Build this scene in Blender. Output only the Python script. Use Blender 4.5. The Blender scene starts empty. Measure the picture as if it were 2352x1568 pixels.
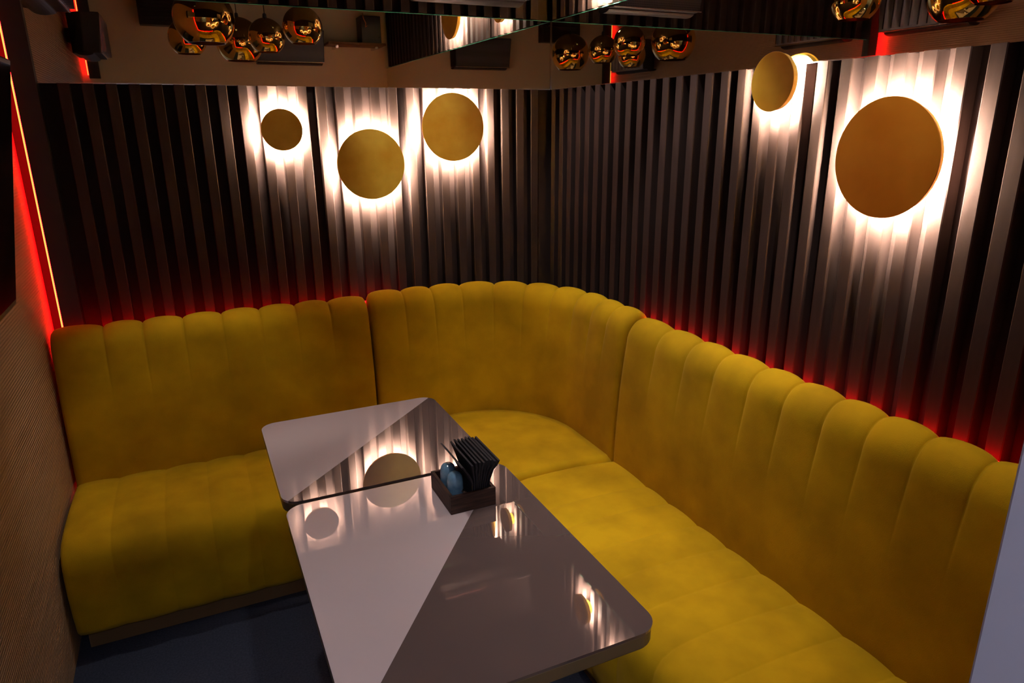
import bpy, bmesh, math, random
from mathutils import Vector, Matrix
random.seed(7)
scene = bpy.context.scene
C = scene.collection
PI = math.pi

# ------------------------------------------------------------------ camera, world, exposure
H = 1.65
cd = bpy.data.cameras.new('camera'); cam = bpy.data.objects.new('camera', cd); C.objects.link(cam)
cd.sensor_width = 36.0; cd.lens = 24.503; cd.clip_start = 0.02
RX = Vector((0.90719, -0.42059, -0.00887)); RY = Vector((-0.13207, -0.26507, -0.95546)); RZ = Vector((0.39928, 0.86786, -0.29582))
RX.normalize(); RZ.normalize(); RY = RZ.cross(RX); RY.normalize(); RX = RY.cross(RZ)
m = Matrix.Identity(4)
for i in range(3):
    m[i][0] = RX[i]; m[i][1] = -RY[i]; m[i][2] = -RZ[i]
m[2][3] = H
cam.matrix_world = m
scene.camera = cam
w = bpy.data.worlds.new('world'); scene.world = w; w.use_nodes = True
w.node_tree.nodes['Background'].inputs[0].default_value = (0.02, 0.018, 0.02, 1)
w.node_tree.nodes['Background'].inputs[1].default_value = 0.1
vs = scene.view_settings
vs.view_transform = 'Standard'; vs.look = 'None'; vs.gamma = 1.0; vs.use_curve_mapping = False
vs.exposure = 0.0

LAMP = 2100.0          # wall disc lamps, LED band
LAMP_COL = (1.0, 0.80, 0.66)
DOWN = 29.0          # recessed ceiling spots
DOWN_COL = (1.0, 0.91, 0.92)
RED = 40.0           # red LED strips
CORR = 80.0           # corridor lamp behind the doorway

# ------------------------------------------------------------------ room numbers
YA, XB, XE, YD, ZC = 3.0, 1.587, -0.515, 0.22, 2.6
MZ0, MZ1 = 1.807, 2.090
T = 0.77
SD = 0.042           # slat depth

# ------------------------------------------------------------------ material helpers
def mat(name, col, rough=0.6, metal=0.0, **k):
    mt = bpy.data.materials.new(name); mt.use_nodes = True
    b = mt.node_tree.nodes['Principled BSDF']
    b.inputs['Base Color'].default_value = (*col, 1)
    b.inputs['Roughness'].default_value = rough
    b.inputs['Metallic'].default_value = metal
    for kk, v in k.items():
        b.inputs[kk.replace('_', ' ')].default_value = v
    return mt
def nt(mt): return mt.node_tree.nodes, mt.node_tree.links, mt.node_tree.nodes['Principled BSDF']
def noise_col(mt, c0, c1, scale, lo=0.35, hi=0.65, stretch=None, detail=4, rough_var=None):
    n, l, b = nt(mt)
    tc = n.new('ShaderNodeTexCoord'); mp = n.new('ShaderNodeMapping'); ns = n.new('ShaderNodeTexNoise'); r = n.new('ShaderNodeValToRGB')
    if stretch: mp.inputs['Scale'].default_value = stretch
    ns.inputs['Scale'].default_value = scale; ns.inputs['Detail'].default_value = detail
    r.color_ramp.elements[0].position = lo; r.color_ramp.elements[1].position = hi
    r.color_ramp.elements[0].color = (*c0, 1); r.color_ramp.elements[1].color = (*c1, 1)
    l.new(tc.outputs['Object'], mp.inputs[0]); l.new(mp.outputs[0], ns.inputs['Vector']); l.new(ns.outputs['Fac'], r.inputs[0]); l.new(r.outputs[0], b.inputs['Base Color'])
    if rough_var:
        mr = n.new('ShaderNodeMapRange'); mr.inputs['To Min'].default_value = rough_var[0]; mr.inputs['To Max'].default_value = rough_var[1]
        l.new(ns.outputs['Fac'], mr.inputs['Value']); l.new(mr.outputs[0], b.inputs['Roughness'])
    return mt
def noise_bump(mt, scale, strength, dist=0.002, stretch=None):
    n, l, b = nt(mt)
    tc = n.new('ShaderNodeTexCoord'); mp = n.new('ShaderNodeMapping'); ns = n.new('ShaderNodeTexNoise'); bp = n.new('ShaderNodeBump')
    if stretch: mp.inputs['Scale'].default_value = stretch
    ns.inputs['Scale'].default_value = scale; ns.inputs['Detail'].default_value = 3
    bp.inputs['Strength'].default_value = strength; bp.inputs['Distance'].default_value = dist
    l.new(tc.outputs['Object'], mp.inputs[0]); l.new(mp.outputs[0], ns.inputs['Vector']); l.new(ns.outputs['Fac'], bp.inputs['Height']); l.new(bp.outputs[0], b.inputs['Normal'])
    return mt
def emis(name, col, st):
    mt = bpy.data.materials.new(name); mt.use_nodes = True
    n = mt.node_tree.nodes; n.clear()
    e = n.new('ShaderNodeEmission'); o = n.new('ShaderNodeOutputMaterial')
    e.inputs[0].default_value = (*col, 1); e.inputs[1].default_value = st
    mt.node_tree.links.new(e.outputs[0], o.inputs[0])
    return mt

M = {}
M['slat'] = noise_bump(noise_col(mat('slat_paint', (.07, .055, .055), .55, Specular_IOR_Level=.025), (.031, .0205, .0175), (.046, .0305, .026), 6, stretch=(3, 3, .6)), 60, .25, .001, (1, 1, .08))
M['board'] = mat('board_paint', (.036, .024, .0205), .6, Specular_IOR_Level=.025)
M['trim'] = mat('black_trim', (.012, .010, .011), .5)
M['mirror'] = mat('mirror_glass', (.80, .80, .77), .012, 1.0)
M['glass_edge'] = mat('glass_edge', (.08, .42, .27), .15)
M['chrome'] = mat('polished_trim', (.8, .78, .74), .12, 1.0)
M['beige'] = noise_bump(mat('beige_paint', (.74, .64, .42), .75), 180, .15, .001)
# left wall covering: fine horizontal ribs
M['ribbed'] = mat('ribbed_wallpaper', (.42, .28, .155), .6)
n, l, b = nt(M['ribbed'])
tc = n.new('ShaderNodeTexCoord'); wv = n.new('ShaderNodeTexWave'); bp = n.new('ShaderNodeBump')
wv.bands_direction = 'Z'; wv.inputs['Scale'].default_value = 31.0; wv.inputs['Distortion'].default_value = .6; wv.inputs['Detail Scale'].default_value = 4
bp.inputs['Strength'].default_value = .5; bp.inputs['Distance'].default_value = .0025
l.new(tc.outputs['Object'], wv.inputs['Vector']); l.new(wv.outputs['Fac'], bp.inputs['Height']); l.new(bp.outputs[0], b.inputs['Normal'])
M['carpet'] = noise_bump(noise_col(mat('carpet', (.02, .025, .045), .95), (.009, .0125, .024), (.02, .026, .044), 160), 400, .5, .002)
M['ceiling'] = mat('ceiling_paint', (.02, .018, .018), .8)
M['jamb'] = mat('white_gloss_paint', (.62, .61, .66), .45)
M['corridor'] = mat('corridor_paint', (.45, .45, .48), .8)
def velvet(name, dark, light):
    mt = mat(name, light, .85, Sheen_Weight=.12, Sheen_Roughness=.45)
    nt(mt)[2].inputs['Sheen Tint'].default_value = (1, .75, .25, 1)
    nt(mt)[2].inputs['Specular IOR Level'].default_value = .12
    noise_col(mt, dark, light, 6.0, .3, .66, detail=7)
    n, l, b = nt(mt)
    tc = n.new('ShaderNodeTexCoord'); ns = n.new('ShaderNodeTexNoise'); bp = n.new('ShaderNodeBump')
    ns.inputs['Scale'].default_value = 420; bp.inputs['Strength'].default_value = .25; bp.inputs['Distance'].default_value = .0015
    l.new(tc.outputs['Object'], ns.inputs['Vector']); l.new(ns.outputs['Fac'], bp.inputs['Height']); l.new(bp.outputs[0], b.inputs['Normal'])
    return mt
M['velvet'] = velvet('mustard_velvet', (.41, .243, .003), (.61, .37, .005))
M['plinth'] = mat('sofa_plinth', (.14, .075, .025), .8)
M['gold_disc'] = noise_bump(noise_col(mat('gold_leaf_plate', (.6, .3, .03), .42, .2), (.80, .43, .012), (.98, .66, .06), 9, .3, .72, rough_var=(.34, .55)), 40, .12, .001)
M['seat_tint_disc'] = noise_bump(noise_col(mat('seat_tint_plate', (.5, .17, .01), .45, .2), (.50, .16, .004), (.64, .24, .010), 7, .3, .72, rough_var=(.36, .55)), 40, .12, .001)  # orange reflection of the seats put into the plate colour
M['lamp_led'] = emis('lamp_led', LAMP_COL, LAMP)
M['lamp_led_small'] = emis('lamp_led_small', LAMP_COL, LAMP * 1.8)
M['lamp_led_upper'] = emis('lamp_led_upper', LAMP_COL, LAMP * 1.5)
M['lamp_base'] = mat('lamp_base', (.75, .5, .06), .5, .4)
M['red_led'] = emis('red_led', (1.0, .0015, .006), RED)
M['red_core'] = emis('red_led_core', (1.0, .5, .08), 1.7)
M['red_led_low'] = emis('red_led_hidden', (1.0, .001, .003), RED * .72)
M['red_led_door'] = emis('red_led_door', (1.0, .0015, .006), RED * .3)
M['gold'] = mat('polished_gold', (1.0, .66, .17), .012, 1.0)
M['gold_in'] = mat('pendant_lining', (.85, .5, .1), .25, 1.0)
M['black'] = mat('black_plastic', (.012, .012, .013), .4)
M['black_matt'] = mat('black_cabinet', (.008, .0075, .008), .7)
M['silver'] = mat('silver_rim', (.75, .75, .78), .25, 1.0)
M['screen'] = mat('tv_screen', (.003, .003, .004), .08)
# perforated grille
M['grille'] = mat('perforated_grille', (.05, .045, .045), .45, .0)
n, l, b = nt(M['grille'])
tc = n.new('ShaderNodeTexCoord'); vo = n.new('ShaderNodeTexVoronoi'); r = n.new('ShaderNodeValToRGB')
vo.inputs['Scale'].default_value = 110; vo.inputs['Randomness'].default_value = 0
r.color_ramp.elements[0].position = .30; r.color_ramp.elements[1].position = .36
r.color_ramp.elements[0].color = (.004, .004, .004, 1); r.color_ramp.elements[1].color = (.045, .04, .04, 1)
l.new(tc.outputs['Object'], vo.inputs['Vector']); l.new(vo.outputs['Distance'], r.inputs[0]); l.new(r.outputs[0], b.inputs['Base Color'])
M['speaker_base'] = mat('speaker_underside', (.016, .015, .015), .5, .0)
M['fin'] = mat('finned_grille', (.45, .45, .48), .3, .9)
# table tops: glossy lacquer under glass, two tones
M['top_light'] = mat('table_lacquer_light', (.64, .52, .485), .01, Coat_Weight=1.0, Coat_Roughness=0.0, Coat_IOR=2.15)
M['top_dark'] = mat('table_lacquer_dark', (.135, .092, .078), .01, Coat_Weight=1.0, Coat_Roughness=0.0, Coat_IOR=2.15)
M['table_edge'] = mat('table_edge', (.16, .11, .05), .35)
M['table_leg'] = mat('table_leg', (.02, .02, .022), .4, .6)
M['wood'] = noise_col(mat('dark_wood', (.05, .025, .016), .55, Specular_IOR_Level=.25), (.016, .008, .006), (.085, .040, .023), 14, .35, .75, stretch=(1.0, 1.0, 9), detail=6)
M['blue'] = noise_bump(noise_col(mat('blue_glaze', (.08, .19, .27), .12, Coat_Weight=.6), (.11, .25, .36), (.19, .37, .48), 60), 80, .1, .0005)
M['hole'] = mat('dark_hole', (.01, .01, .01), .8)
M['napkin'] = mat('black_napkin', (.012, .010, .012), .9)
M['packet'] = mat('clear_packet', (.25, .2, .16), .1, 0, Transmission_Weight=.6)
M['paper'] = mat('brown_paper', (.16, .085, .045), .8)
M['down_led'] = emis('downlight_led', DOWN_COL, 20)
M['cable'] = mat('orange_cable', (.5, .16, .04), .5)
M['cord'] = mat('black_cord', (.01, .01, .01), .6)

# ------------------------------------------------------------------ object helpers
def tag(o, label=None, cat=None, group=None, kind=None):
    if label: o['label'] = label
    if cat: o['category'] = cat
    if group: o['group'] = group
    if kind: o['kind'] = kind
    return o
def thing(name, label, cat, loc=(0, 0, 0), rot=(0, 0, 0), group=None, kind=None):
    o = bpy.data.objects.new(name, None); C.objects.link(o); o.location = loc; o.rotation_euler = rot
    o.empty_display_size = .05
    return tag(o, label, cat, group, kind)
def obj(name, bm, material, parent=None, smooth=False, bevel=0.0, loc=None, rot=None, seg=2):
    me = bpy.data.meshes.new(name)
    bmesh.ops.recalc_face_normals(bm, faces=bm.faces)
    bm.to_mesh(me); bm.free()
    for mm in (material if isinstance(material, (list, tuple)) else [material]): me.materials.append(mm)
    if smooth:
        for p in me.polygons: p.use_smooth = True
    o = bpy.data.objects.new(name, me); C.objects.link(o)
    if parent: o.parent = parent
    if loc is not None: o.location = loc
    if rot is not None: o.rotation_euler = rot
    if bevel:
        md = o.modifiers.new('bevel', 'BEVEL'); md.width = bevel; md.segments = seg; md.limit_method = 'ANGLE'
    return o
def box(bm, x0, x1, y0, y1, z0, z1, mi=0):
    v = [bm.verts.new(p) for p in ((x0, y0, z0), (x1, y0, z0), (x1, y1, z0), (x0, y1, z0), (x0, y0, z1), (x1, y0, z1), (x1, y1, z1), (x0, y1, z1))]
    for f in ((3, 2, 1, 0), (4, 5, 6, 7), (0, 1, 5, 4), (1, 2, 6, 5), (2, 3, 7, 6), (3, 0, 4, 7)):
        bm.faces.new([v[i] for i in f]).material_index = mi
    return bm
def bx(*a): return box(bmesh.new(), *a)
def lathe(prof, n=48, close=False):
    """prof: list of (r, z); revolve about z."""
    bm = bmesh.new(); rings = []
    for r, z in prof:
        if r < 1e-6: rings.append([bm.verts.new((0, 0, z))])
        else: rings.append([bm.verts.new((r * math.cos(2 * PI * i / n), r * math.sin(2 * PI * i / n), z)) for i in range(n)])
    prs = list(zip(rings[:-1], rings[1:]))
    if close: prs.append((rings[-1], rings[0]))
    for a, b in prs:
        for i in range(n):
            j = (i + 1) % n
            if len(a) == 1 and len(b) == 1: continue
            if len(a) == 1: bm.faces.new((a[0], b[i], b[j]))
            elif len(b) == 1: bm.faces.new((a[i], a[j], b[0]))
            else: bm.faces.new((a[i], a[j], b[j], b[i]))
    return bm
def tube(pts, r, n=8):
    bm = bmesh.new(); rings = []
    for i, p in enumerate(pts):
        p = Vector(p); d = (Vector(pts[min(i + 1, len(pts) - 1)]) - Vector(pts[max(i - 1, 0)])).normalized()
        u = d.orthogonal().normalized() if i == 0 else (u - d * u.dot(d)).normalized()
        v = d.cross(u)
        rings.append([bm.verts.new(p + (u * math.cos(2 * PI * k / n) + v * math.sin(2 * PI * k / n)) * r) for k in range(n)])
    for a, b in zip(rings[:-1], rings[1:]):
        for k in range(n): bm.faces.new((a[k], a[(k + 1) % n], b[(k + 1) % n], b[k]))
    bm.faces.new(rings[0]); bm.faces.new(rings[-1])
    return bm
def prism(poly, z0, z1, fn=lambda x, y, z: (x, y, z)):
    bm = bmesh.new()
    a = [bm.verts.new(fn(x, y, z0)) for x, y in poly]; b = [bm.verts.new(fn(x, y, z1)) for x, y in poly]
    bm.faces.new(a[::-1]); bm.faces.new(b)
    for i in range(len(a)):
        j = (i + 1) % len(a); bm.faces.new((a[i], a[j], b[j], b[i]))
    return bm
def copy_part(o, parent, loc):
    c = o.copy(); C.objects.link(c); c.parent = parent; c.location = loc
    return c

# ------------------------------------------------------------------ the room
XR = XB + SD - .005          # board plane behind the slats on the long wall
YR = YA + SD - .005
def struct(name, bm, material): return tag(obj(name, bm, material), kind='structure')
struct('floor', bx(XE - .15, XB + .2, -1.9, YA + .2, -.1, 0), M['carpet'])
struct('ceiling', bx(XE - .15, XB + .2, -1.9, YA + .2, ZC, ZC + .1), M['ceiling'])
wall_back = struct('wall_back', bx(XE - .15, XB + .2, YR, YR + .1, 0, ZC), M['board'])
wall_right = struct('wall_right', bx(XR, XR + .1, YD - .25, YR, 0, ZC), M['board'])
struct('wall_left', bx(XE - .1, XE, -.03, YR, 0, ZC), M['ribbed'])
JX0, JX1, DZ = -.44, .446, 1.90       # doorway
bm = bmesh.new()
box(bm, JX1 + .012, XR, -.03, YD, 0, ZC); box(bm, XE, JX0 - .012, -.03, YD, 0, ZC); box(bm, JX0 - .012, JX1 + .012, -.03, YD, DZ + .012, ZC)
struct('wall_front', bm, M['beige'])
d1 = tag(thing('door_1', None, None), kind='structure')
obj('jamb', bx(JX1, JX1 + .012, -.035, YD + .003, 0, DZ), M['jamb'], d1, bevel=.002)
obj('jamb', bx(JX0 - .012, JX0, -.035, YD + .003, 0, DZ), M['jamb'], d1, bevel=.002)
obj('header', bx(JX0 - .012, JX1 + .012, -.035, YD + .003, DZ, DZ + .012), M['jamb'], d1, bevel=.002)
# corridor outside the doorway
bm = bmesh.new(); box(bm, XE - .15, XB + .2, -1.9, -1.8, 0, ZC); struct('wall_corridor', bm, M['corridor'])
bm = bmesh.new(); box(bm, XE - .15, XE - .1, -1.8, -.03, 0, ZC); struct('wall_corridor_left', bm, M['corridor'])
bm = bmesh.new(); box(bm, XR + .1, XR + .15, -1.8, -.03, 0, ZC); struct('wall_corridor_right', bm, M['corridor'])

# slats: each a part of its wall
PA, PB, SW = .07335, .0757, .0365
sl = bmesh.new(); box(sl, 0, SW, -SD, 0, 0, 1)
def slat_mesh(z0, z1, alongx):
    bm = bmesh.new()
    if alongx: box(bm, 0, SW, -SD, 0, z0, z1)
    else: box(bm, -SD, 0, -SW, 0, z0, z1)
    bmesh.ops.bevel(bm, geom=[e for e in bm.edges if abs(e.verts[0].co.z - e.verts[1].co.z) > .3], offset=.0022, segments=1, affect='EDGES')
    me = bpy.data.meshes.new('slat'); bm.to_mesh(me); bm.free(); me.materials.append(M['slat']); return me
sl.free()
for z0, z1 in ((.0, MZ0 - .002), (MZ1 + .006, ZC)):
    ma, mb = slat_mesh(z0, z1, True), slat_mesh(z0, z1, False)
    k = -14
    while True:
        x = .604 + PA * k; k += 1
        if x < -.40: continue
        if x + SW > XB - .004: break
        o = bpy.data.objects.new('slat', ma); C.objects.link(o); o.parent = wall_back; o.location = (x, YR, 0)
    k = 0
    while True:
        y = 2.983 - PB * k; k += 1
        if y - SW < YD + .01: break
        o = bpy.data.objects.new('slat', mb); C.objects.link(o); o.parent = wall_right; o.location = (XR, y, 0)

# mirror bands
mr = thing('mirror_panel', 'long mirror band above the slats of the back wall with three discs', 'mirror', (0, YA, MZ0))
obj('glass', bx(-.43, XB - .004, 0, .005, 0, MZ1 - MZ0), M['mirror'], mr)
obj('glass_edge', bx(-.43, XB - .004, -.0005, .0055, MZ1 - MZ0, MZ1 - MZ0 + .0025), M['glass_edge'], mr)
obj('backing', bx(-.43, XB - .004, .006, YR - YA, .002, MZ1 - MZ0 - .002), M['board'], mr)
obj('lower_trim', bx(-.43, XB - .004, -.002, .006, -.003, 0), M['chrome'], mr)
mr = thing('mirror_panel', 'long mirror band on the wall above the largest orange disc lamp', 'mirror', (XB, 0, MZ0))
obj('glass', bx(0, .005, YD + .003, YA - .004, 0, MZ1 - MZ0), M['mirror'], mr)
obj('glass_edge', bx(-.0005, .0055, YD + .003, YA - .004, MZ1 - MZ0, MZ1 - MZ0 + .0025), M['glass_edge'], mr)
obj('backing', bx(.006, XR - XB, YD + .003, YA - .004, .002, MZ1 - MZ0 - .002), M['board'], mr)
obj('lower_trim', bx(-.002, .006, YD + .003, YA - .004, -.003, 0), M['chrome'], mr)
tag(obj('corner_bead', bx(XB - .0035, XB + .002, YA - .0035, YA + .002, MZ0, MZ1), M['chrome']), kind='structure').name = 'trim_3'

# corner boards that carry the vertical red LED strips
struct('trim_1', bx(-.474, -.408, YA - .02, YR, 0, ZC), M['trim'])
struct('trim_2', bx(-.474, -.408, YD, YD + .035, 1.98, ZC), M['trim'])
def led_strip(label, group, bm_d, bm_c, material):
    t = thing('led_strip', label, 'light strip', group=group)
    obj('diffuser', bm_d, material, t)
    if bm_c: obj('core', bm_c, M['red_core'], t)
led_strip('vertical red LED strip in the corner beside the ribbed wall and sofa end', 'red LED strips',
          bx(-.480, -.4745, YA - .012, YA + .006, .02, ZC - .02), bx(-.4805, -.476, YA - .0145, YA - .0125, .02, ZC - .02), M['red_led'])
led_strip('vertical red LED strip beside the doorway, seen only in the mirror', 'red LED strips',
          bx(-.480, -.4745, YD + .012, YD + .03, 2.0, ZC - .02), bx(-.4805, -.476, YD + .0305, YD + .0325, 2.0, ZC - .02), M['red_led_door'])
led_strip('hidden red LED strip glowing behind the straight sofa under three discs', 'red LED strips',
          bx(-.46, .80, 2.968, 2.976, .912, .920), None, M['red_led_low'])
led_strip('hidden red LED strip glowing behind the long sofa side, below the largest disc', 'red LED strips',
          bx(XB - .026, XB - .018, .30, 2.20, .918, .926), None, M['red_led_low'])

# ------------------------------------------------------------------ upholstery
def prof_normals(pts, closed):
    n = len(pts); out = []
    for i in range(n):
        a = pts[i - 1] if (closed or i > 0) else pts[i]; b = pts[(i + 1) % n] if (closed or i < n - 1) else pts[i]
        d = Vector((b[0] - a[0], b[1] - a[1])).normalized(); out.append((-d.y, d.x))
    return out
def sweep(path, svals, prof, amp, end_round, chan, closed=True, caps=True):
    """path(s) -> (origin xy, outward xy). prof [(d, z)], amp per profile point, chan(s) -> 0..1 fullness."""
    bm = bmesh.new(); nr = prof_normals(prof, closed); rings = []
    s0, s1 = svals[0], svals[-1]
    for s in svals:
        (ox, oy), (nx, ny) = path(s)
        e = min(s - s0, s1 - s)
        er = end_round * (1 - math.sqrt(max(0, 1 - (1 - min(1, e / end_round)) ** 2))) if end_round > 0 else 0
        c = chan(s) - 1
        ring = []
        for (d, z), (ndx, ndz), a in zip(prof, nr, amp):
            off = a * c - er * (1 if a > 0 else .4)
            dd, zz = d + ndx * off, z + ndz * off
            ring.append(bm.verts.new((ox + nx * dd, oy + ny * dd, zz)))
        rings.append(ring)
    k = len(prof)
    for a, b in zip(rings[:-1], rings[1:]):
        for i in range(k if closed else k - 1):
            j = (i + 1) % k; bm.faces.new((a[i], a[j], b[j], b[i]))
    if caps:
        bm.faces.new(rings[0]); bm.faces.new(rings[-1])
    return bm
def channels(edges, power=.5):
    def f(s):
        for a, b in zip(edges[:-1], edges[1:]):
            if a - 1e-9 <= s <= b + 1e-9:
                u = (s - a) / (b - a); return (max(0.0, 1 - (2 * u - 1) ** 2)) ** power
        return 1.0
    return f
def samples(edges, n=12):
    out = []
    for a, b in zip(edges[:-1], edges[1:]):
        for i in range(n):
            u = i / n; u = .5 - .5 * math.cos(PI * u)     # denser near the seams
            out.append(a + (b - a) * u)
    out.append(edges[-1]); return out
# back cross-section: d = distance behind the seat-back line; the order makes normals point out of the cushion
CDX, CZ0, CA, CAR, CB = .106, .872, .078, .066, .098
back_prof = []; back_amp = []
for i in range(13):
    t = i / 12; z = .34 + (CZ0 - .34) * t
    back_prof.append((-.004 + .032 * max(0, (z - .40) / (CZ0 - .40)) ** 1.4, z)); back_amp.append(.0002 + .0125 * max(0, (t - .66) / .34) ** 1.5)
for i in range(1, 15):
    a = PI - (PI + .2) * i / 14
    back_prof.append((CDX + (CA if a > PI / 2 else CAR) * math.cos(a), CZ0 + CB * math.sin(a))); back_amp.append(.0125 + .007 * math.sin(max(0, min(PI / 2, PI - a))))
for z in (.8, .6, .34): back_prof.append((CDX + CAR - .002, z)); back_amp.append(.004)
# traversal goes up the front, over, down the rear: left normal (-dy, dx) of (d, z) points to -d on the front = out of the cushion
seat_pts = [(.012, .385), (.0, .398), (-.06, .405), (-.16, .4125), (-.28, .415), (-.37, .413), (-.43, .404), (-.468, .384), (-.490, .350), (-.500, .30), (-.503, .23), (-.497, .15), (-.485, .095), (-.472, .072), (-.44, .066)]
seat_pts = seat_pts[::-1] + [(.012, .066)]
seat_amp = [.0085 if i > 1 and i < len(seat_pts) - 2 else .004 for i in range(len(seat_pts))]
seat_amp[0] = .004; seat_amp[-1] = 0; seat_amp[-2] = .006
BL, BLX = 2.778, 1.389
def pathA(s): return (s, BL), (0, 1)
def pathB(s): return (BLX, -s), (1, 0)        # s = -y so that it runs towards the doorway
def sofa_module(name, label, path, edges_back, edges_seat, plinth):
    t = thing(name, label, 'sofa', group='mustard velvet sofa modules')
    b_ = obj('backrest', sweep(path, samples(edges_back), back_prof, back_amp, .018, channels(edges_back)), M['velvet'], t, smooth=True)
    s_ = obj('seat', sweep(path, samples(edges_seat), seat_pts, seat_amp, .016, channels(edges_seat, .8)), M['velvet'], t, smooth=True)
    obj('plinth', plinth, M['plinth'], t)
    return t
eA = [-.504, -.335, -.205, -.068, .070, .210, .348, .482, .640]
eAs = [-.504, -.362, -.202, -.060, .080, .222, .364, .506, .640]
sofa_module('sofa_straight', 'short straight channelled mustard sofa beside the red LED corner, ending at the ribbed wall', pathA, eA, eAs, bx(-.480, .64, BL - .44, BL + .14, 0, .075))
def ylist(a, b, n): return [a + (b - a) * i / n for i in range(n + 1)]
eB = [-2.086] + [-y for y in (1.905, 1.745, 1.602, 1.452, 1.318, 1.180, 1.055, .925, .790, .655, .52, .385, .25)]
eBs = [-2.089] + [-y for y in (1.855, 1.725, 1.570, 1.430, 1.285, 1.140, .995, .845, .70, .55, .40, .25)]
sofa_module('sofa_straight', 'long channelled mustard sofa running along the wall under the largest disc', pathB, eB, eBs, bx(BLX - .44, BLX + .14, .26, 2.085, 0, .075))
# corner module: quarter-round back, smooth wedge seat
AR = .39; ACX, ACY = BLX - AR, BL - AR
L1 = ACX - .648; L2 = AR * PI / 2; L3 = ACY - 2.094
def pathC(s):
    if s < L1: return (.648 + s, BL), (0, 1)
    if s < L1 + L2:
        a = PI / 2 - (s - L1) / AR; return (ACX + AR * math.cos(a), ACY + AR * math.sin(a)), (math.cos(a), math.sin(a))
    return (BLX, ACY - (s - L1 - L2)), (1, 0)
LT = L1 + L2 + L3
eC = [0] + [LT * f for f in (.118, .222, .322, .420, .515, .610, .705, .800, .895)] + [LT]
t = thing('sofa_corner', 'curved corner module of the mustard sofa with smooth wedge seat', 'sofa', group='mustard velvet sofa modules')
cp = [(d, z + (.012 if z > .7 else 0)) for d, z in back_prof]
obj('backrest', sweep(pathC, samples(eC), cp, back_amp, .018, channels(eC)), M['velvet'], t, smooth=True)
bm = bmesh.new(); NS, NR = 48, 14; grid = []
FX, FY = BLX - .50, BL - .50          # front lines of the neighbouring seats
for i in range(NS + 1):
    s = LT * i / NS; (ox, oy), (nx, ny) = pathC(s)
    u = i / NS
    # inner point on the L-shaped front edge with a rounded inner corner
    a0, a1 = Vector((.652, FY)), Vector((FX, 2.094)); cc = Vector((FX, FY))
    if u < .5: q = a0.lerp(cc, min(1, u / .5)); q2 = q
    else: q = cc.lerp(a1, (u - .5) / .5)
    e = min(u, 1 - u) * LT; er = .016 * (1 - math.sqrt(max(0, 1 - (1 - min(1, e / .02)) ** 2)))
    row = []
    for j in range(NR + 1):
        v = j / NR; p = Vector((ox, oy)).lerp(q, v)
        z = .398 + .018 * math.sin(PI * min(1, v * .75 + .05)) - er
        if v > .86: z -= .05 * ((v - .86) / .14) ** 2
        row.append(bm.verts.new((p.x, p.y, z)))
    row.append(bm.verts.new((q.x, q.y, .066))); grid.append(row)
for a, b in zip(grid[:-1], grid[1:]):
    for j in range(len(a) - 1): bm.faces.new((a[j], a[j + 1], b[j + 1], b[j]))
back_low = [bm.verts.new((r[0].co.x, r[0].co.y, .066)) for r in grid]
for i in range(NS): bm.faces.new((grid[i][0], grid[i + 1][0], back_low[i + 1], back_low[i]))
bm.faces.new([back_low[0]] + grid[0]); bm.faces.new([back_low[-1]] + grid[-1])
for i in range(NS): bm.faces.new((back_low[i], back_low[i + 1], grid[i + 1][-1], grid[i][-1]))
obj('seat', bm, M['velvet'], t, smooth=True)
obj('plinth', prism([(.652, BL), (.652, FY + .06), (FX + .06, FY + .06), (FX + .06, 2.094), (BLX, 2.094), (BLX, BL)], 0, .075), M['plinth'], t)

# ------------------------------------------------------------------ tables
def rounded_rect(x0, x1, y0, y1, r, n=8):
    pts = []
    for cx, cy, a0 in ((x1 - r, y0 + r, -PI / 2), (x1 - r, y1 - r, 0), (x0 + r, y1 - r, PI / 2), (x0 + r, y0 + r, PI)):
        for i in range(n + 1):
            a = a0 + PI / 2 * i / n; pts.append((cx + r * math.cos(a), cy + r * math.sin(a)))
    return pts
def table(label, x0, x1, y0, y1, th, diag):
    t = thing('dining_table', label, 'table', ((x0 + x1) / 2, (y0 + y1) / 2, 0), group='two-tone tables')
    w, d = (x1 - x0) / 2, (y1 - y0) / 2
    P = rounded_rect(-w, w, -d, d, .045)
    o = obj('core_board', prism([(x * (1 - .0015 / w), y * (1 - .0015 / d)) for x, y in P], T - th, T - .006), M['table_edge'], t, bevel=.003)
    # split the glossy top along the diagonal from far-inner to near-outer corner
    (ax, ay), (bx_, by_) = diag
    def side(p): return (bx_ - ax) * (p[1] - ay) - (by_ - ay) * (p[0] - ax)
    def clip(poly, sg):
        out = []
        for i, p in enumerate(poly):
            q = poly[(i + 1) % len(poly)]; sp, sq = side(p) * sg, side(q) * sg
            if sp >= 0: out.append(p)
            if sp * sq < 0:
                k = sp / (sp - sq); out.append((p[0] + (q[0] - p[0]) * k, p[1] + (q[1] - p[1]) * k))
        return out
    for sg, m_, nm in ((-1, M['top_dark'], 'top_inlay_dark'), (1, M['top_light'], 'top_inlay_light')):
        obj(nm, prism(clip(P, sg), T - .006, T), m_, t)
    obj('column', lathe([(0, .02), (.035, .02), (.035, T - th), (0, T - th)], 24), M['table_leg'], t, smooth=False)
    obj('foot_plate', prism(rounded_rect(-w * .62, w * .62, -d * .62, d * .62, .03), 0, .02), M['table_leg'], t, bevel=.003)
    return t
def diag_of(w, d): return ((-w / 2, -d / 2), (w / 2, d / 2))
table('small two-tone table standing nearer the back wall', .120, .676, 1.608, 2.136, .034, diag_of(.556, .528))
table('larger two-tone table in front, carrying the napkin box', .120, .692, .855, 1.592, .036, diag_of(.572, .737))

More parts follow.
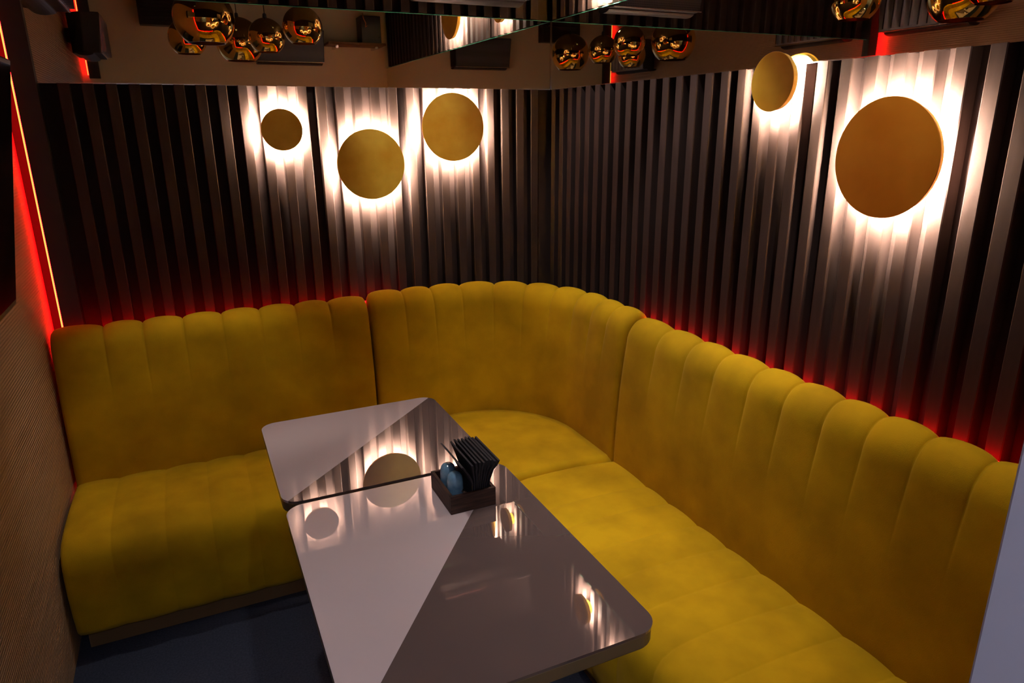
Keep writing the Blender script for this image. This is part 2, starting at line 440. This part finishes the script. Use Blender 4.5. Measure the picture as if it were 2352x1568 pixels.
# ------------------------------------------------------------------ napkin box and its contents
BX0, BX1, BY0, BY1, BZ = .474, .590, 1.384, 1.530, T + .047
t = thing('wooden_box', 'dark wooden condiment box standing on the larger table', 'box', ((BX0 + BX1) / 2, (BY0 + BY1) / 2, T))
hw, hd, bh = (BX1 - BX0) / 2, (BY1 - BY0) / 2, .047
obj('bottom', bx(-hw + .008, hw - .008, -hd + .008, hd - .008, .0, .006), M['wood'], t)
for nm, a in (('side_panel', (-hw, hw, -hd, -hd + .008, 0, bh)), ('side_panel', (-hw, hw, hd - .008, hd, 0, bh)), ('end_panel', (-hw, -hw + .008, -hd + .008, hd - .008, 0, bh)), ('end_panel', (hw - .008, hw, -hd + .008, hd - .008, 0, bh))):
    obj(nm, bx(*a), M['wood'], t, bevel=.001)
def shaker(label, x, y, h, hs):
    s = thing('salt_shaker', label, 'shaker', (x, y, T + .006), group='blue ceramic shakers')
    R = .0203
    prof = [(0, 0), (R * .92, 0), (R, .004), (R * 1.02, h * .35), (R * .99, h * .62), (R * .94, h * .80), (R * .82, h * .90), (R * .6, h * .965), (R * .3, h * .995), (0, h)]
    obj('body', lathe(prof, 28), M['blue'], s, smooth=True)
    for k in range(hs):
        a = 2 * PI * k / hs
        obj('pour_hole', lathe([(0, 0), (.0011, 0), (.0011, .0008), (0, .0008)], 8), M['hole'], s, loc=(.004 * math.cos(a), .004 * math.sin(a), h * .985))
shaker('blue ceramic shaker in the rear corner of the wooden box', .5035, 1.481, .080, 3)
shaker('blue ceramic shaker at the front of the wooden box', .5040, 1.434, .078, 4)
# black paper napkins: thin folded sheets fanned out above the box
NN = 9
ORD = ['first', 'second', 'third', 'fourth', 'fifth', 'sixth', 'seventh', 'eighth', 'ninth']
for k in range(NN):
    f = k / (NN - 1)
    bm = bmesh.new(); rows = []
    zb, zt = .008, .131 - .004 * abs(f - .5) + random.uniform(-.002, .002)
    for i in range(9):
        u = i / 8; z = zb + (zt - zb) * u
        x = (.533 + .0053 * k) + (f - .55) * .034 * max(0, (u - .45) / .55) ** 1.4 - (.016 * max(0, (u - .5) / .5) ** 1.5 if k == 0 else 0)
        pinch = .046 + .030 * max(0, (u - .35) / .65) ** 1.3
        th = .0009 + .0014 * u
        y0, y1 = 1.4395 - pinch + .004 * random.uniform(-1, 1) * u, 1.4395 + pinch * .93
        rows.append([bm.verts.new(p) for p in ((x - th, y0, T + z), (x + th, y0, T + z), (x + th, y1, T + z), (x - th, y1, T + z))])
    for a, b in zip(rows[:-1], rows[1:]):
        for q in range(4): bm.faces.new((a[q], a[(q + 1) % 4], b[(q + 1) % 4], b[q]))
    bm.faces.new(rows[0]); bm.faces.new(rows[-1])
    lab = 'outermost black paper napkin, bent over beside the shakers' if k == 0 else ORD[k] + ' black paper napkin of the fan in the box, counted from the shakers'
    tag(obj('paper_napkin', bm, M['napkin'], smooth=False), lab, 'napkin', 'black napkins in the box')
# small packets between shakers and napkins
for k, (x, y, a, b_, mm, lab) in enumerate(((.520, 1.410, .5, .5, 'packet', 'crumpled clear packet in the wooden box'), (.5165, 1.398, -.4, .7, 'paper', 'brown paper sachet leaning at the front of the wooden box'), (.523, 1.426, 1.1, .3, 'packet', 'clear wrapped toothpick packet beside the napkins'))):
    bm = bmesh.new(); N = 6; g = []
    for i in range(N + 1):
        g.append([bm.verts.new(((i / N - .5) * .030, (j / 3 - .5) * .009, .0025 * math.sin(i * 2.3 + j * 1.7 + k))) for j in range(4)])
    for i in range(N):
        for j in range(3): bm.faces.new((g[i][j], g[i + 1][j], g[i + 1][j + 1], g[i][j + 1]))
    o = obj('sugar_packet', bm, M[mm], loc=(x, y, T + .030), rot=(.9 * b_, -.75, PI / 2 + a * .5))
    md = o.modifiers.new('thick', 'SOLIDIFY'); md.thickness = .0012
    tag(o, lab, 'packet', 'packets in the box')

# ------------------------------------------------------------------ disc wall lamps
def disc_lamp(label, pos, R, wall, group='gold disc wall lamps', plate='gold_disc'):
    """local z points from the wall into the room; origin on the slat front"""
    rot = (PI / 2, 0, 0) if wall == 'A' else (0, -PI / 2, 0)
    t = thing('wall_lamp', label, 'lamp', pos, rot, group)
    D = .046
    obj('plate', lathe([(0, D), (R - .001, D), (R, D + .0008), (R, D + .0026), (R - .001, D + .0034), (0, D + .0034)], 72), M[plate], t)
    obj('mount', lathe([(0, 0), (R * .45, 0), (R * .45, D - .012), (0, D - .012)], 40), M['lamp_base'], t)
    obj('reflector_skirt', lathe([(R * .58, D - .005), (R * .93, D - .005), (R * .93, D - .0155), (R * .96, D - .0155), (R * .96, D), (R * .58, D)], 40, close=True), M['lamp_base'], t)  # rim lip added to cut off low-angle light along the slats
    obj('led_ring', lathe([(R * .62, D - .006), (R * .90, D - .006), (R * .90, D - .0055), (R * .62, D - .0055)], 40, close=True), M['lamp_led_small' if R < .1 else 'lamp_led_upper' if pos[2] > 2 else 'lamp_led'], t)
    obj('back_pan', lathe([(0, D - .012), (R * .58, D - .012), (R * .58, D), (0, D)], 40), M['lamp_base'], t)
    return t
SA, SBX = YA - .0005, XB - .0005
SA = YR - SD; SBX = XR - SD
def dl(label, x, z, R): return disc_lamp(label, (x, SA, z), R, 'A')
dl('smallest gold disc lamp on the back wall, nearest the dark slats', .379, 1.642, .078)
dl('gold disc lamp hanging lowest of the three on the back wall', .722, 1.501, .141)
dl('bright gold disc lamp close under the mirror near the room corner', 1.088, 1.645, .140)
def dr(label, y, z, R, plate='gold_disc'): return disc_lamp(label, (SBX, y, z), R, 'B', plate=plate)
dr('small gold disc lamp touching the mirror band on the sofa wall', 1.578, 1.760, .079)
dr('largest disc lamp with painted-in orange seat reflection on the wall above the long sofa', 1.190, 1.567, .141, 'seat_tint_disc')
dr('small disc lamp above the mirror band, seen in reflections near the corner', 2.54, 2.215, .075)
dr('disc lamp above the mirror band, reflected over the back wall', 1.84, 2.275, .140)
dr('upper disc lamp close to the ceiling, reflected in the table', 2.20, 2.42, .140)

# ------------------------------------------------------------------ gold pendants over the tables
ZB = 2.045
def pendant(label, x, y, R):
    z = ZB + .8 * R
    t = thing('pendant_lamp', label, 'pendant lamp', (x, y, z), group='gold globe pendants')
    prof = []
    a0 = -math.asin(.8)
    for i in range(33):
        a = a0 + (PI / 2 - a0) * i / 32; prof.append((R * math.cos(a) if i < 32 else 0, R * math.sin(a)))
    o = obj('shade', lathe(prof, 64), M['gold'], t, smooth=True)
    obj('lining', lathe([(p[0] * .975, p[1] * .975 if i else p[1]) for i, p in enumerate(prof)], 48), M['gold_in'], t, smooth=True)
    obj('rim', lathe([(R * .585, -.8 * R - .001), (R * .602, -.8 * R - .001), (R * .602, -.8 * R + .003), (R * .585, -.8 * R + .003)], 64, close=True), M['gold'], t)
    obj('cap', lathe([(0, R - .002), (.012, R - .002), (.010, R + .018), (.004, R + .024), (0, R + .024)], 20), M['black'], t, smooth=True)
    obj('cord', lathe([(0, R + .02), (.0025, R + .02), (.0025, ZC - z), (0, ZC - z)], 8), M['cord'], t)
    obj('ceiling_rose', lathe([(0, ZC - z - .02), (.035, ZC - z - .02), (.04, ZC - z), (0, ZC - z)], 24), M['black'], t)
pendant('large gold globe pendant hung nearest the mirror of the back wall', .20, 2.05, .140)
pendant('small gold globe pendant hung nearest the television', .13, 1.48, .099)
pendant('large gold globe pendant hung nearest the doorway', .43, 1.12, .138)
pendant('small gold globe pendant in the middle of the cluster, cord showing in mirror', .52, 1.72, .095)
pendant('small gold globe pendant nearest the room corner', .635, 2.20, .094)

# ------------------------------------------------------------------ loudspeakers
def speaker(label, loc, rotz, tilt=0.0, fins=False):
    """origin at the wall behind the cabinet; local -y looks into the room"""
    t = thing('loudspeaker', label, 'speaker', loc, (tilt, 0, rotz), 'black loudspeakers')
    W, Wb, D, Hh = .235, .16, .205, .25
    poly = [(-Wb, -.03), (Wb, -.03), (W + .012, -D * .55), (W, -D), (-W, -D), (-W - .012, -D * .55)]
    bm = bmesh.new()
    # cabinet: wider at the top, rounded underside
    prof = [(0.0, .0), (.3, .0)]
    a = [bm.verts.new((x * 1.0, y if y > -.1 else y + .02, .03)) for x, y in poly]
    c = [bm.verts.new((x * 1.05, y, Hh)) for x, y in poly]
    bm.faces.new(c)
    for i in range(6): bm.faces.new((a[i], a[(i + 1) % 6], c[(i + 1) % 6], c[i]))
    bm.faces.new(a[::-1])
    obj('cabinet', bm, M['black_matt'], t, bevel=.006)
    bm = bmesh.new(); N = 10; R0 = []
    for i in range(N + 1):
        an = PI * i / N; yy = -D + .06 + .045 * (1 - math.cos(an)); zz = .03 - .016 * math.sin(an)
        R0.append([bm.verts.new((sx, yy, zz)) for sx in (-W + .004, W - .004)])
    for p, q in zip(R0[:-1], R0[1:]): bm.faces.new((p[0], p[1], q[1], q[0]))
    bm.faces.new([r[0] for r in R0]); bm.faces.new([r[1] for r in R0][::-1])
    obj('underside', bm, M['speaker_base'], t, smooth=False)
    bm = bmesh.new()
    v = [bm.verts.new(p) for p in ((-W + .008, -D + .018, .034), (W - .008, -D + .018, .034), (W * 1.05 - .008, -D - .003, Hh - .012), (-W * 1.05 + .008, -D - .003, Hh - .012))]
    bm.faces.new(v)
    g = obj('grille', bm, M['fin'] if fins else M['grille'], t); md = g.modifiers.new('s', 'SOLIDIFY'); md.thickness = .006; md.offset = 0
    obj('lower_rim', bx(-W, W, -D + .012, -D + .020, .028, .033), M['silver'], t, bevel=.001)
    if fins:
        for k in range(9):
            obj('fin', bx(-W + .02 + k * .05, -W + .028 + k * .05, -D - .006, -D + .02, .04, Hh - .02), M['silver'], t)
    obj('bracket', bx(-.05, .05, -.035, 0, .10, .18), M['black'], t, bevel=.004)
    return t
speaker('black loudspeaker with perforated grille above the mirror of the back wall', (1.149, SA, 2.108), 0)
speaker('black loudspeaker on the doorway wall, reflected behind the gold globes', (.835, YD, 2.075), PI)
speaker('black loudspeaker high on the ribbed wall next to the back corner', (XE, 2.632, 2.08), PI / 2, 0, True)
speaker('black loudspeaker high on the ribbed wall next to the doorway corner', (XE, .74, 2.05), PI / 2, 0, True)

# ------------------------------------------------------------------ doorway wall fittings seen in the mirror
t = thing('amplifier_rack', 'flat black amplifier unit fixed high on the doorway wall', 'amplifier', (.06, YD, 2.325))
obj('case', bx(-.18, .18, 0, .09, 0, .19), M['black'], t, bevel=.003)
for k in range(6): obj('vent_slot', bx(-.16, .16, .088, .0925, .025 + k * .025, .034 + k * .025), M['black_matt'], t)
obj('indicator', bx(.115, .13, .0905, .0935, .125, .13), M['silver'], t)
t = thing('wall_shelf', 'small brown shelf beside the slats on the doorway wall', 'shelf', (1.33, YD, 2.235))
obj('board', bx(-.22, .21, 0, .20, 0, .018), M['plinth'], t, bevel=.002)
for sx in (-.16, .14): obj('shelf_bracket', bx(sx, sx + .02, 0, .15, -.02, 0), M['silver'], t)
t = thing('media_box', 'black media box standing on the brown shelf', 'box', (1.44, YD + .10, 2.253))
obj('case', bx(-.075, .075, -.08, .07, 0, .19), M['black'], t, bevel=.004)
obj('front_light', bx(.055, .06, .069, .072, .04, .045), M['silver'], t)
tag(obj('cable', tube([(1.38, YD + .176, 2.46), (1.385, YD + .18, 2.42), (1.40, YD + .178, 2.39), (1.395, YD + .18, 2.36), (1.41, YD + .176, 2.372)], .003), M['cable'], smooth=True), 'thin orange cable hanging in front of the media box', 'cable')

# ------------------------------------------------------------------ television on the ribbed wall
tv = thing('television', 'black flat television tilted down on the ribbed wall', 'television', (-.40, 1.50, 1.25), (0, .162, 0))
obj('bezel', bx(-.035, 0, -.48, .48, 0, .557), M['black'], tv, bevel=.004)
obj('screen', bx(-.001, .0012, -.468, .468, .016, .545), M['screen'], tv)
obj('rear_housing', bx(-.06, -.034, -.30, .30, .08, .42), M['black_matt'], tv, bevel=.01)
obj('wall_bracket', bx(-.10, -.058, -.12, .12, .12, .36), M['black'], tv)

# ------------------------------------------------------------------ recessed ceiling spots
def downlight(label, x, y, p, half, size=.03, aim=(0, 0)):
    t = thing('ceiling_spot', label, 'ceiling lamp', (x, y, ZC), group='ceiling spots')
    obj('housing', lathe([(.0255, -.2), (.03, -.2), (.03, -.08), (0, -.08), (0, -.085), (.0255, -.085)], 28, close=True), M['black'], t)
    obj('stem', lathe([(0, -.08), (.006, -.08), (.006, 0), (0, 0)], 12), M['black'], t)
    obj('lens', lathe([(0, -.12), (.024, -.12), (.024, -.112), (0, -.112)], 24), M['down_led'], t)
    ld = bpy.data.lights.new('spot', 'SPOT'); ld.energy = p; ld.color = DOWN_COL; ld.spot_size = 2 * math.radians(half); ld.spot_blend = .6; ld.shadow_soft_size = size
    lo = bpy.data.objects.new('spot_beam', ld); C.objects.link(lo); lo.parent = t; lo.location = (0, 0, -.21); lo.rotation_euler = (aim[0], -aim[1], 0)
downlight('ceiling spot above the curved corner of the sofa', 1.10, 2.30, DOWN * 1.05, 42, aim=(0, .36))
downlight('ceiling spot above the seam between corner and long sofa', 1.29, 1.85, DOWN, 34)
downlight('ceiling spot above the long sofa near the largest disc', 1.29, 1.10, DOWN, 34)
downlight('ceiling spot above the straight sofa', -.02, 2.44, DOWN * 1.0, 23)
downlight('ceiling spot above the larger table', .36, 1.42, DOWN * 1.0, 28)

downlight('added ceiling spot brightening the three discs of the back wall', .74, 1.92, DOWN * .75, 21, aim=(.93, 0))  # unseen spot, added to brighten the disc fronts

# corridor lamp beyond the doorway
t = thing('corridor_lamp', 'round cool white ceiling lamp in the corridor outside the doorway', 'ceiling lamp', (-.1, -.95, ZC))
obj('lamp_body', lathe([(0, -.05), (.14, -.05), (.16, -.03), (.16, 0), (0, 0)], 40), emis('corridor_glow', (.74, .76, 1.0), CORR), t, smooth=False)
